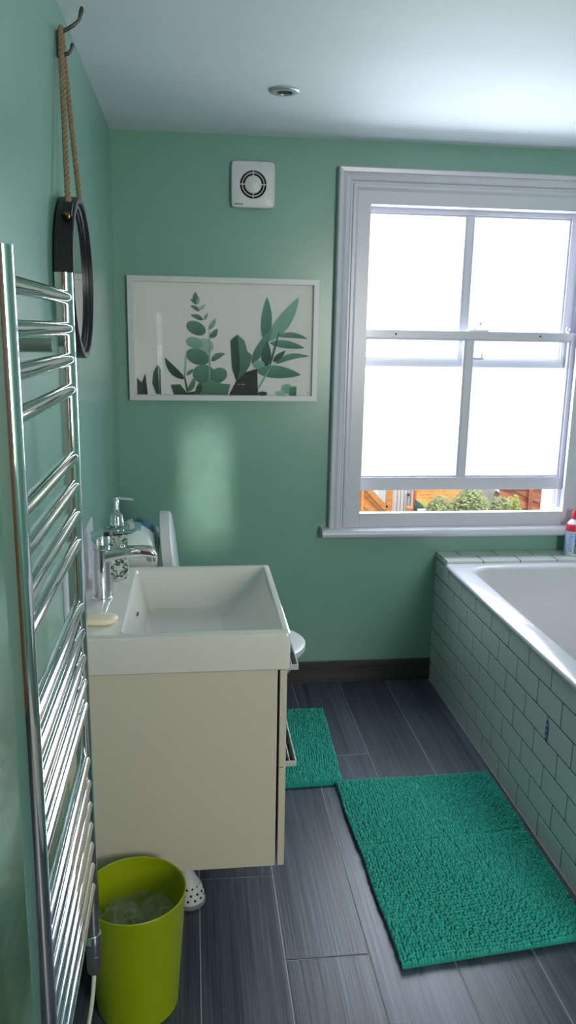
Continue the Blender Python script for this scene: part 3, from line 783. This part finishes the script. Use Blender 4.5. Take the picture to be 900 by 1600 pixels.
for dx_, dz_ in ((1, 0), (-1, 0), (0, 1), (0, -1)):
    c = (fcx + dx_*.039, fcz + dz_*.039); a, b = (.013, .0014) if dx_ else (.0014, .013)
    obj('grille_spoke', B(c[0]-a, c[0]+a, Y-.0295, Y-.018, c[1]-b, c[1]+b), M['white_plastic'], fan)
for dx_ in (-.062, .062):
    obj('screw_cap', loft(bmesh.new(), [ring((fcx+dx_, Y-.0275, fcz), .004, 'y', 12), ring((fcx+dx_, Y-.0287, fcz), .0035, 'y', 12)]), M['white_plastic'], fan)
text('lettering', 'MANROSE', M['ink'], fan, (FX0+.028, Y-.0285, FZ0+.0135), .0066, (1, 0, 0), (0, 0, 1), 0.0003)

# ------------------------------------------------------------------ ceiling downlight
dl = thing('downlight', (.545, 2.474, H), 'small round chrome recessed downlight in the white ceiling', 'light')
bm = bmesh.new(); lathe(bm, .545, 2.474, [(.044, H), (.044, H-.0035), (.041, H-.006), (.026, H-.008), (.024, H-.0075), (.0235, H-.002)], 40, True, False)
obj('bezel', bm, M['chrome'] if False else mat('downlight_satin', (190, 194, 196), .3, metal=.6), dl, smooth=40)
bm = bmesh.new(); lathe(bm, .545, 2.474, [(.0236, H-.0025), (.0236, H-.0035)], 32)
obj('lamp_face', bm, M['black'], dl)

# ------------------------------------------------------------------ framed botanical print
PX0, PX1, PZ0, PZ1 = .0466, .7458, 1.1617, 1.6066
pic = thing('framed_picture', (.396, Y-.01, PZ0), 'white framed print of green leaves on the back wall', 'picture')
bw, fd = .0205, .026
def mit(fa, fb, prof_):
    return loft(bmesh.new(), [[fa(w, d) for w, d in prof_], [fb(w, d) for w, d in prof_]])
pf = [(0, 0), (0, fd-.001), (.001, fd), (bw-.001, fd), (bw, fd-.001), (bw, .0)]
obj('frame_side', mit(lambda w,d: (PX0+w, Y-d, PZ0+w), lambda w,d: (PX0+w, Y-d, PZ1-w), pf), M['white_plastic'], pic)
obj('frame_side', mit(lambda w,d: (PX1-w, Y-d, PZ0+w), lambda w,d: (PX1-w, Y-d, PZ1-w), pf), M['white_plastic'], pic)
obj('frame_side', mit(lambda w,d: (PX0+w, Y-d, PZ0+w), lambda w,d: (PX1-w, Y-d, PZ0+w), pf), M['white_plastic'], pic)
obj('frame_side', mit(lambda w,d: (PX0+w, Y-d, PZ1-w), lambda w,d: (PX1-w, Y-d, PZ1-w), pf), M['white_plastic'], pic)
ax0, ax1, az0, az1 = PX0+bw, PX1-bw, PZ0+bw, PZ1-bw
yp = Y-.008
prt = obj('print', B(ax0, ax1, yp, yp+.004, az0, az1), M['paper'], pic)
obj('glazing', B(ax0, ax1, Y-.0165, Y-.0145, az0, az1), M['pane'], pic)
def leafmat(name, c0, c1):
    m = mat(name, c0, .8); nt = m.node_tree
    tc = nt.nodes.new('ShaderNodeTexCoord'); mp = nt.nodes.new('ShaderNodeSeparateXYZ')
    nt.links.new(tc.outputs['Generated'], mp.inputs[0])
    r = nt.nodes.new('ShaderNodeValToRGB'); r.color_ramp.elements[0].color = (*lin(c0), 1); r.color_ramp.elements[1].color = (*lin(c1), 1)
    n = nt.nodes.new('ShaderNodeTexNoise'); n.inputs['Scale'].default_value = 2.5
    nt.links.new(tc.outputs['Generated'], n.inputs['Vector'])
    a = nt.nodes.new('ShaderNodeMath'); a.operation = 'MULTIPLY_ADD'; a.inputs[1].default_value = 0.7
    nt.links.new(mp.outputs['Z'], a.inputs[0]); 
    b = nt.nodes.new('ShaderNodeMath'); b.operation = 'MULTIPLY'; b.inputs[1].default_value = 0.35
    nt.links.new(n.outputs['Fac'], b.inputs[0]); nt.links.new(b.outputs[0], a.inputs[2])
    nt.links.new(a.outputs[0], r.inputs['Fac']); nt.links.new(r.outputs['Color'], nt.nodes['Principled BSDF'].inputs['Base Color'])
    return m
LM = {'d': leafmat('print_dark_leaf', (36, 62, 60), (70, 112, 102)), 'k': leafmat('print_charcoal_leaf', (52, 54, 62), (58, 76, 76)),
      'm': leafmat('print_mid_leaf', (62, 112, 100), (112, 162, 146)), 'l': leafmat('print_light_leaf', (112, 168, 150), (152, 198, 182)),
      'p': leafmat('print_pale_leaf', (150, 192, 178), (186, 212, 202))}
def uvp(X_, Y_):
    u = (X_-82)/760.; v = (Y_-60)/478.
    return ax0 + (ax1-ax0)*min(1, max(0, u)), az1 - (az1-az0)*min(1, max(0, v))
LN = [0]
def leaf(poly, m):
    LN[0] += 1
    d = .0002 + .00012*LN[0]
    bm = bmesh.new(); q = [uvp(*p) for p in poly]
    vs = [bm.verts.new((x, yp-d, z)) for x, z in q]
    f = bm.faces.new(vs); bmesh.ops.triangulate(bm, faces=[f])
    obj('printed_leaf', bm, LM[m], prt, recalc=False)
def lens(x0, y0, x1, y1, w, bend=0, n=9):
    dx_, dy_ = x1-x0, y1-y0; l = math.hypot(dx_, dy_); nx, ny = -dy_/l, dx_/l
    a, b = [], []
    for i in range(n+1):
        t = i/n; s = w*math.sin(math.pi*t**.8)**.8*.5 if 0 < i < n else 0; k = bend*math.sin(math.pi*t)
        cx_, cy_ = x0+dx_*t+nx*k, y0+dy_*t+ny*k
        a.append((cx_+nx*s, cy_+ny*s))
        if 0 < i < n: b.append((cx_-nx*s, cy_-ny*s))
    return a + b[::-1]
def ell(cx_, cy_, a, b, rot=0, n=18):
    r = math.radians(rot)
    return [(cx_+a*math.cos(t)*math.cos(r)-b*math.sin(t)*math.sin(r), cy_+a*math.cos(t)*math.sin(r)+b*math.sin(t)*math.cos(r)) for t in [2*math.pi*i/n for i in range(n)]]
leaf(ell(375, 325, 42, 33, 10), 'p'); leaf(ell(335, 312, 38, 24, 15), 'l')
leaf(ell(342, 250, 44, 28, 25), 'm'); leaf(lens(400, 290, 432, 250, 26, 4), 'm'); leaf(lens(395, 255, 425, 205, 20, 3), 'l')
leaf(lens(372, 215, 318, 195, 20, 4), 'm'); leaf(lens(375, 215, 392, 185, 14), 'l')
leaf(lens(358, 178, 318, 155, 16, 3), 'm'); leaf(lens(350, 172, 382, 148, 14, 3), 'p')
leaf(lens(345, 150, 318, 128, 14, 3), 'm'); leaf(lens(340, 142, 340, 98, 24), 'm'); leaf(lens(346, 150, 356, 118, 14), 'l')
leaf(lens(405, 390, 466, 356, 26, -6), 'm'); leaf(ell(348, 372, 52, 34, 20), 'm'); leaf(ell(436, 452, 40, 32, -30), 'm')
leaf(ell(375, 448, 50, 42, 10), 'm'); leaf(lens(398, 530, 398, 240, 8), 'l')
leaf([(345, 537), (350, 500), (400, 470), (452, 488), (488, 490), (476, 537)], 'm')
leaf(lens(345, 537, 360, 480, 26), 'd'); leaf(lens(290, 470, 208, 377, 34, -10), 'd')
leaf(lens(292, 460, 300, 340, 10), 'p'); leaf(lens(300, 452, 330, 425, 16), 'm'); leaf(lens(306, 525, 335, 460, 24, 4), 'm')
leaf([(232, 494), (272, 492), (300, 528), (345, 520), (340, 537), (245, 537)], 'd'); leaf(lens(305, 535, 288, 440, 8), 'd')
leaf([(180, 406), (191, 430), (191, 537), (170, 534), (154, 490), (160, 440)], 'd')
leaf([(90, 465), (110, 486), (126, 446), (134, 537), (90, 537)], 'k')
leaf(lens(640, 305, 780, 110, 60, 10), 'l'); leaf(lens(634, 300, 643, 112, 46, 4), 'm')
leaf(lens(580, 400, 668, 245, 40, 0), 'm'); leaf(lens(690, 278, 822, 288, 24, -10), 'm'); leaf(lens(655, 308, 810, 328, 34, -4), 'm')
leaf(lens(680, 398, 832, 364, 26, -16), 'm'); leaf(lens(672, 390, 726, 340, 24), 'd'); leaf(lens(640, 415, 645, 300, 42), 'd')
leaf(ell(610, 402, 26, 18, 0), 'l'); leaf(lens(598, 430, 795, 446, 56, -4), 'm'); leaf(lens(606, 515, 665, 405, 7), 'l'); leaf(lens(655, 420, 700, 250, 8), 'd')
leaf([(515, 480), (495, 420), (488, 300), (518, 274), (548, 300), (560, 345), (580, 362), (572, 405), (552, 440)], 'm')
leaf([(515, 480), (495, 420), (488, 300), (518, 274), (524, 330), (530, 420)], 'd')
leaf([(482, 537), (512, 478), (555, 436), (603, 420), (608, 537)], 'k'); leaf(ell(628, 530, 20, 10), 'k')
leaf(ell(735, 508, 24, 22), 'l'); leaf([(745, 500), (776, 496), (776, 537), (745, 537)], 'm'); leaf([(684, 522), (720, 515), (730, 537), (690, 537)], 'p')
text('signature', 'Mi', M['ink'], prt, (ax1-.014, yp-.0006, az0+.010), .008, (1, 0, 0), (0, 0, 1))

# ------------------------------------------------------------------ bath mats
def mat_tufts(quad, zb, pitch, seed, hole=None):
    """chenille loops on a mat whose plan is a quad (4 corners, counter-clockwise from near left)"""
    rng = np.random.default_rng(seed)
    q = np.array(quad, float)
    Lx = np.linalg.norm(q[1]-q[0]); Ly = np.linalg.norm(q[3]-q[0])
    nx, ny = int(Lx/(pitch*.70)), int(Ly/(pitch*.95))
    # template: low-poly capsule
    n = 7; prof_ = [(.62, -.35), (1.0, .15), (.92, .7), (.5, 1.05)]
    tv = [(r*math.cos(2*math.pi*k/n), r*math.sin(2*math.pi*k/n), z) for r, z in prof_ for k in range(n)] + [(0, 0, 1.18)]
    tf = [(a*n+k, a*n+(k+1) % n, (a+1)*n+(k+1) % n, (a+1)*n+k) for a in range(3) for k in range(n)]
    tt = [(3*n+k, 3*n+(k+1) % n, 4*n) for k in range(n)]
    tv = np.array(tv); V_, F_ = [], []
    off = 0
    for j in range(ny+1):
        for i in range(nx+1):
            u, v = (i + .12*(j % 2))/nx, j/ny
            u = min(u, 1.0)
            u2 = u + rng.normal(0, .0007/Lx); v2 = v + rng.normal(0, .0006/Ly)
            # gentle waviness of the rows
            v2 += .006*math.sin(u*9+v*7)/Ly*.6; u2 += .005*math.sin(v*15+u*3)/Lx*.6
            u2 = min(1, max(0, u2)); v2 = min(1, max(0, v2))
            p = (1-u2)*(1-v2)*q[0] + u2*(1-v2)*q[1] + u2*v2*q[2] + (1-u2)*v2*q[3]
            if hole and hole(p[0], p[1]): continue
            e = min(u2*Lx, (1-u2)*Lx, v2*Ly, (1-v2)*Ly)
            h = .0115 - .003*math.exp(-e/.006)
            # two fold creases across the mat
            crease = sum(math.exp(-((v2*Ly - c*Ly)/.008)**2) for c in (.57,)) + .5*math.exp(-((v2*Ly - .24*Ly)/.007)**2) + .7*math.exp(-((u2*Lx-.5*Lx)/.007)**2)*(v2 > .57)
            h *= 1 - .55*min(1, crease)
            tilt = rng.normal(0, .12, 2) + np.array([.10*math.sin(7*v2+2*u2), .22*math.cos(6*u2+5*v2)])
            s = pitch*.50*(1+rng.normal(0, .09))
            t = tv.copy(); t[:, 0] *= s*.80; t[:, 1] *= s*.88; t[:, 2] *= h*(1+rng.normal(0, .12))
            a = rng.normal(0, .25); ca, sa = math.cos(a), math.sin(a)
            x = t[:, 0]*ca - t[:, 1]*sa + t[:, 2]*tilt[0]; yv = t[:, 0]*sa + t[:, 1]*ca + t[:, 2]*tilt[1]
            V_.append(np.stack([x+p[0], yv+p[1], t[:, 2]+zb], 1))
            F_.append(off); off += len(tv)
    V_ = np.concatenate(V_)
    faces = []
    for o_ in F_:
        faces += [tuple(k+o_ for k in f) for f in tf] + [tuple(k+o_ for k in f) for f in tt]
    return V_, faces
def bath_mat(name, quad, seed, label, hole=None, base_poly=None, pitch=.0112):
    c = (sum(p[0] for p in quad)/4, sum(p[1] for p in quad)/4, 0)
    t = thing(name, c, label, 'bath mat')
    poly = base_poly or quad
    bm = bmesh.new(); prism(bm, poly, 'z', 0.0005, .011)
    obj('backing', bm, M['teal_base'], t, bevel=.003)
    V_, F_ = mat_tufts(quad, .010, pitch, seed, hole)
    me = bpy.data.meshes.new('pile'); me.from_pydata((V_-np.array(c)).tolist(), [], F_); me.materials.append(M['teal'])
    me.polygons.foreach_set('use_smooth', [True]*len(me.polygons)); me.update()
    link('pile', me, c, t, kind='stuff')
    return t
bath_mat('bath_mat', [(.741, 1.500), (1.228, 1.548), (1.230, 2.272), (.722, 2.258)], 3, 'large teal chenille bath mat lying along the tiled bath')
cut = lambda x, y: x < .52 and abs(y-TYc) < .145
tm = bath_mat('bath_mat', [(.225, 2.258), (.742, 2.268), (.758, 2.765), (.225, 2.765)], 5, 'smaller teal chenille mat on the floor around the toilet foot', hole=cut,
         base_poly=[(.225, 2.253), (.742, 2.263), (.760, 2.770), (.225, 2.770), (.225, TYc+.14), (.517, TYc+.14), (.517, TYc-.14), (.225, TYc-.14)])

obj('care_label', B(.645, .685, 2.770, 2.792, .004, .0055), M['white_plastic'], tm)

# ------------------------------------------------------------------ the garden below
GZ = -2.6
def sc(px_at_11, y): return .2751 + (px_at_11-.2751)*y/11.0
M['lawn'] = mat('lawn_and_paving', (122, 140, 84), .9, var=.3, scale=1.5)
M['fence'] = wood('orange_fence_wood', (168, 104, 56), (214, 150, 92), 'x', .7, bump=.1)
M['fence_red'] = wood('red_brown_fence_wood', (132, 74, 56), (184, 116, 92), 'x', .7, bump=.1)
M['siding'] = mat('white_siding', (214, 216, 220), .6, var=.04)
M['grey_siding'] = mat('pale_grey_boards', (192, 190, 194), .6, var=.05)
M['slate'] = mat('grey_roof_felt', (150, 140, 138), .9, var=.15, scale=5)
M['leafg'] = mat('shrub_leaf', (138, 148, 104), .7, var=.35, scale=9)
M['leafy'] = mat('bright_shrub_leaf', (132, 158, 74), .7, var=.3, scale=9)
M['green_bin'] = mat('dark_green_plastic', (36, 72, 58), .5)
M['redpost'] = mat('red_post', (196, 96, 66), .7)
mb = bpy.data.materials.new('orange_brickwork'); mb.use_nodes = True; nt = mb.node_tree
bt_ = nt.nodes.new('ShaderNodeTexBrick'); bt_.inputs['Scale'].default_value = 3.4
bt_.inputs['Color1'].default_value = (*lin((222, 150, 84)), 1); bt_.inputs['Color2'].default_value = (*lin((196, 122, 66)), 1); bt_.inputs['Mortar'].default_value = (*lin((222, 172, 112)), 1)
tcb = nt.nodes.new('ShaderNodeTexCoord'); mpb = nt.nodes.new('ShaderNodeMapping'); mpb.inputs['Rotation'].default_value = (math.radians(90), 0, 0)
nt.links.new(tcb.outputs['Object'], mpb.inputs[0]); nt.links.new(mpb.outputs[0], bt_.inputs['Vector'])
nt.links.new(bt_.outputs['Color'], nt.nodes['Principled BSDF'].inputs['Base Color']); nt.nodes['Principled BSDF'].inputs['Roughness'].default_value = .9
obj('ground', B(-12, 22, Y+.3, 21, GZ-.1, GZ), M['lawn'], kind='structure')
# the rest of the house below the bathroom, so that the garden meets a wall
obj('wall_house', B(-3, 5, Y+.02, Y+.25, GZ, -.07), M['siding'], kind='structure')

def clip(poly, conv):
    out = poly
    for i in range(len(conv)):
        a, b = conv[i], conv[(i+1) % len(conv)]
        inp, out = out, []
        side = lambda p: (b[0]-a[0])*(p[1]-a[1]) - (b[1]-a[1])*(p[0]-a[0])
        for k in range(len(inp)):
            p, q_ = inp[k-1], inp[k]; sp_, sq_ = side(p), side(q_)
            if (sp_ >= 0) != (sq_ >= 0):
                t = sp_/(sp_-sq_); out.append((p[0]+(q_[0]-p[0])*t, p[1]+(q_[1]-p[1])*t))
            if sq_ >= 0: out.append(q_)
        if not out: return []
    return out
def slat_fence(name, label, conv, y, m, pitch, ang, bars):
    x0 = min(p[0] for p in conv); x1 = max(p[0] for p in conv)
    t = thing(name, ((x0+x1)/2, y, GZ), label, 'fence')
    d = (math.cos(ang), math.sin(ang)); n_ = (-d[1], d[0])
    cx_, cz_ = (x0+x1)/2, sum(p[1] for p in conv)/len(conv)
    for k in range(-60, 61):
        o = k*pitch
        w = pitch*.56
        st_ = [(cx_+n_[0]*(o+s)+d[0]*l, cz_+n_[1]*(o+s)+d[1]*l) for s, l in ((-w, -6), (w, -6), (w, 6), (-w, 6))]
        if (st_[1][0]-st_[0][0])*(st_[2][1]-st_[0][1])-(st_[1][1]-st_[0][1])*(st_[2][0]-st_[0][0]) < 0: st_ = st_[::-1]
        c = clip(st_, conv)
        if len(c) >= 3:
            bm = bmesh.new()
            yo = .014*(k % 2)
            loft(bm, [[(p[0], y+yo, p[1]) for p in c], [(p[0], y+yo+.012, p[1]) for p in c]])
            obj('slat', bm, m, t)
    for a in bars:
        bm = bmesh.new(); p, q_, w = Vector((a[0], y, a[1])), Vector((a[2], y, a[3])), a[4]
        dd = (q_-p).normalized(); nn = Vector((-dd.z, 0, dd.x))*w/2
        loft(bm, [[tuple(v + Vector((0, yy, 0))) for v in (p-nn, p+nn, q_+nn, q_-nn)] for yy in (-.03, .03)])
        obj('rail', bm, m, t)
    return t
cv = [(2.25, GZ+.05), (3.03, GZ+.05), (3.03, -1.03), (2.86, -.86), (2.76, -.78), (2.25, -.78)]
slat_fence('garden_fence', 'orange diagonal-slat fence panel at the left end of the window gap', cv, 11.0, M['fence'], .062, math.radians(-42),
           [(2.73, -.74, 3.04, -1.06, .075), (2.69, -.78, 2.69, GZ+.05, .03), (3.085, GZ, 3.085, -.76, .09)])
sh = thing('white_shed', (2.9, 12.6, GZ), 'white clapboard shed wall seen beyond the orange fence', 'shed')
for k in range(19):
    obj('board', B(2.4, sc(3.12, 12.6)+.25, 12.6-.006*(k % 2), 12.62, GZ+k*.08, GZ+k*.08+.072), M['siding'], sh)
gs = thing('garden_store', (3.35, 11.3, GZ), 'pale grey boarded garden store between the orange post and brick wall', 'shed')
gx0, gx1 = sc(3.155, 11.3), sc(3.455, 11.3)
for k in range(6):
    w = (gx1-gx0)/6
    obj('board', B(gx0+k*w+.004, gx0+(k+1)*w-.004, 11.3, 11.33, GZ, -.76), M['grey_siding'], gs)
obj('frame', B(gx0, gx1, 11.33, 12.3, GZ, -.76), M['grey_siding'], gs)
obj('knob', loft(bmesh.new(), [ring((gx1-.09, 11.28, -.93), .02, 'y', 12), ring((gx1-.09, 11.30, -.93), .02, 'y', 12)]), M['iron'], gs)
obj('planter_box', B(sc(3.35, 10.9), sc(3.43, 10.9), 10.8, 10.95, GZ, -1.02), M['fence'], None, label='small orange wooden box against the pale grey garden store', cat='planter', bevel=.006)
obj('gate_post', B(sc(3.458, 11.2), sc(3.49, 11.2), 11.2, 11.26, GZ, -.78), M['redpost'], None, label='thin red-brown post beside the pale grey garden store', cat='post', bevel=.004)
bm = bmesh.new(); gb = sc(3.525, 10.9)
loft(bm, [rrect(gb-.03, gb+.045, 10.7, 10.95, GZ, .02), rrect(gb-.05, gb+.05, 10.68, 10.98, -1.12, .02), rrect(gb-.045, gb+.02, 10.7, 10.98, -.97, .02), rrect(gb-.04, gb-.02, 10.75, 10.98, -.93, .008)])
obj('wheeled_bin', bm, M['green_bin'], None, smooth=40, label='dark green refuse bin beside the thin red-brown post', cat='bin')
bm = B(sc(3.58, 10.4), sc(3.72, 10.4), 10.38, 10.62, -1.02, -.99)
for a in (3.60, 3.70):
    for b in (10.41, 10.59): box(bm, sc(a, 10.4)-.02, sc(a, 10.4)+.02, b-.02, b+.02, GZ, -1.02)
obj('garden_table', bm, M['siding'], None, label='white garden table top near the dark green bin', cat='table')
obj('brick_wall', B(4.6, 9.5, 17.0, 17.25, GZ, -1.93), mb, None, label='orange brick garden wall behind the shrubs', cat='wall')
def shrub(name, c, rx, rz, n, m, label, seed):
    rng = random.Random(seed)
    t = thing(name, (c[0], c[1], GZ), label, 'shrub', group=None)
    bm = bmesh.new()
    for i in range(n):
        while True:
            p = Vector((rng.uniform(-1, 1), rng.uniform(-1, 1), rng.uniform(-1, 1)))
            if .45 < p.length < 1: break
        q_ = Vector((c[0]+p.x*rx, c[1]+p.y*rx, c[2]+p.z*rz))
        d = Vector((rng.gauss(0, 1), rng.gauss(0, 1), rng.gauss(0, .6)+.3)).normalized(); e_ = d.orthogonal().normalized(); l = rng.uniform(.022, .042)
        vs = [bm.verts.new(q_+d*l), bm.verts.new(q_+e_*l*.4), bm.verts.new(q_-d*l), bm.verts.new(q_-e_*l*.4)]
        bm.faces.new(vs)
    obj('foliage', bm, m, t, kind='stuff', recalc=False)
    bm = bmesh.new()
    for k in range(5):
        tube(bm, [(c[0]+.05*k-.1, c[1], GZ), (c[0]+(k-2)*rx*.2, c[1]+.05*(k % 3), c[2]-rz*.3), (c[0]+(k-2)*rx*.35, c[1], c[2]+rz*.3)], [.03, .02, .008], 6)
    obj('stem', bm, M['pine'], t)
shrub('grey_green_shrub', (3.50, 9.95, -1.24), .25, .58, 4200, M['leafg'], 'grey-green shrub in front of the brick wall, beside the white table', 1)
shrub('grey_green_shrub', (4.16, 10.62, -1.28), .34, .60, 5200, M['leafg'], 'tallest grey-green shrub, middle of the three below the window', 2)
shrub('grey_green_shrub', (4.34, 9.95, -1.24), .22, .56, 3600, M['leafg'], 'grey-green shrub beside the small grey-roofed shed', 6)
shrub('bright_green_shrub', (sc(4.97, 10.6), 10.6, -1.45), .16, .68, 1100, M['leafy'], 'narrow bright green shrub against the red-brown fence', 3)
shrub('bright_green_shrub', (sc(3.60, 14), 14, -2.0), .35, .42, 900, M['leafy'], 'low bright green shrub at the foot of the brick wall', 4)
ss = thing('tool_shed', (4.9, 12.2, GZ), 'small shed with grey felt roof and white bargeboard between the shrubs', 'shed')
def R12(px, y): return sc(px+.10, y)
bm = bmesh.new(); loft(bm, [[(R12(4.42, 12), y, -1.62), (R12(4.56, 12), y, -1.06), (R12(4.58, 12), y, -1.02), (R12(4.88, 12), y, -1.22), (R12(4.86, 12), y, -1.28)][::1] for y in (12.0, 13.2)])
obj('roof', bm, M['slate'], ss)
bm = bmesh.new(); p, q_ = Vector((R12(4.56, 11.98), 11.95, -1.00)), Vector((R12(4.90, 11.98), 11.95, -1.24))
loft(bm, [[tuple(v+Vector((0, yy, 0))) for v in (p, p+Vector((.05, 0, .03)), q_+Vector((.05, 0, .03)), q_)] for yy in (0, .05)])
obj('bargeboard', bm, M['siding'], ss)
obj('wall', B(R12(4.46, 12), R12(4.80, 12), 12.03, 13.1, GZ, -1.36), M['slate'], ss)
obj('downpipe', tube(bmesh.new(), [(R12(4.85, 11.9), 11.9, -1.20), (R12(4.83, 11.9), 11.9, GZ)], .035, 10), M['siding'], ss, smooth=40)
cv2 = [(4.82, GZ+.05), (5.75, GZ+.05), (5.75, -.80), (4.82, -.80)]
slat_fence('garden_fence', 'red-brown diagonal-slat fence panel at the right end of the window gap', cv2, 11.2, M['fence_red'], .085, math.radians(-25),
           [(5.24+.06, GZ, 5.24+.06, -.78, .07), (4.82, -.8, 5.75, -.8, .05)])
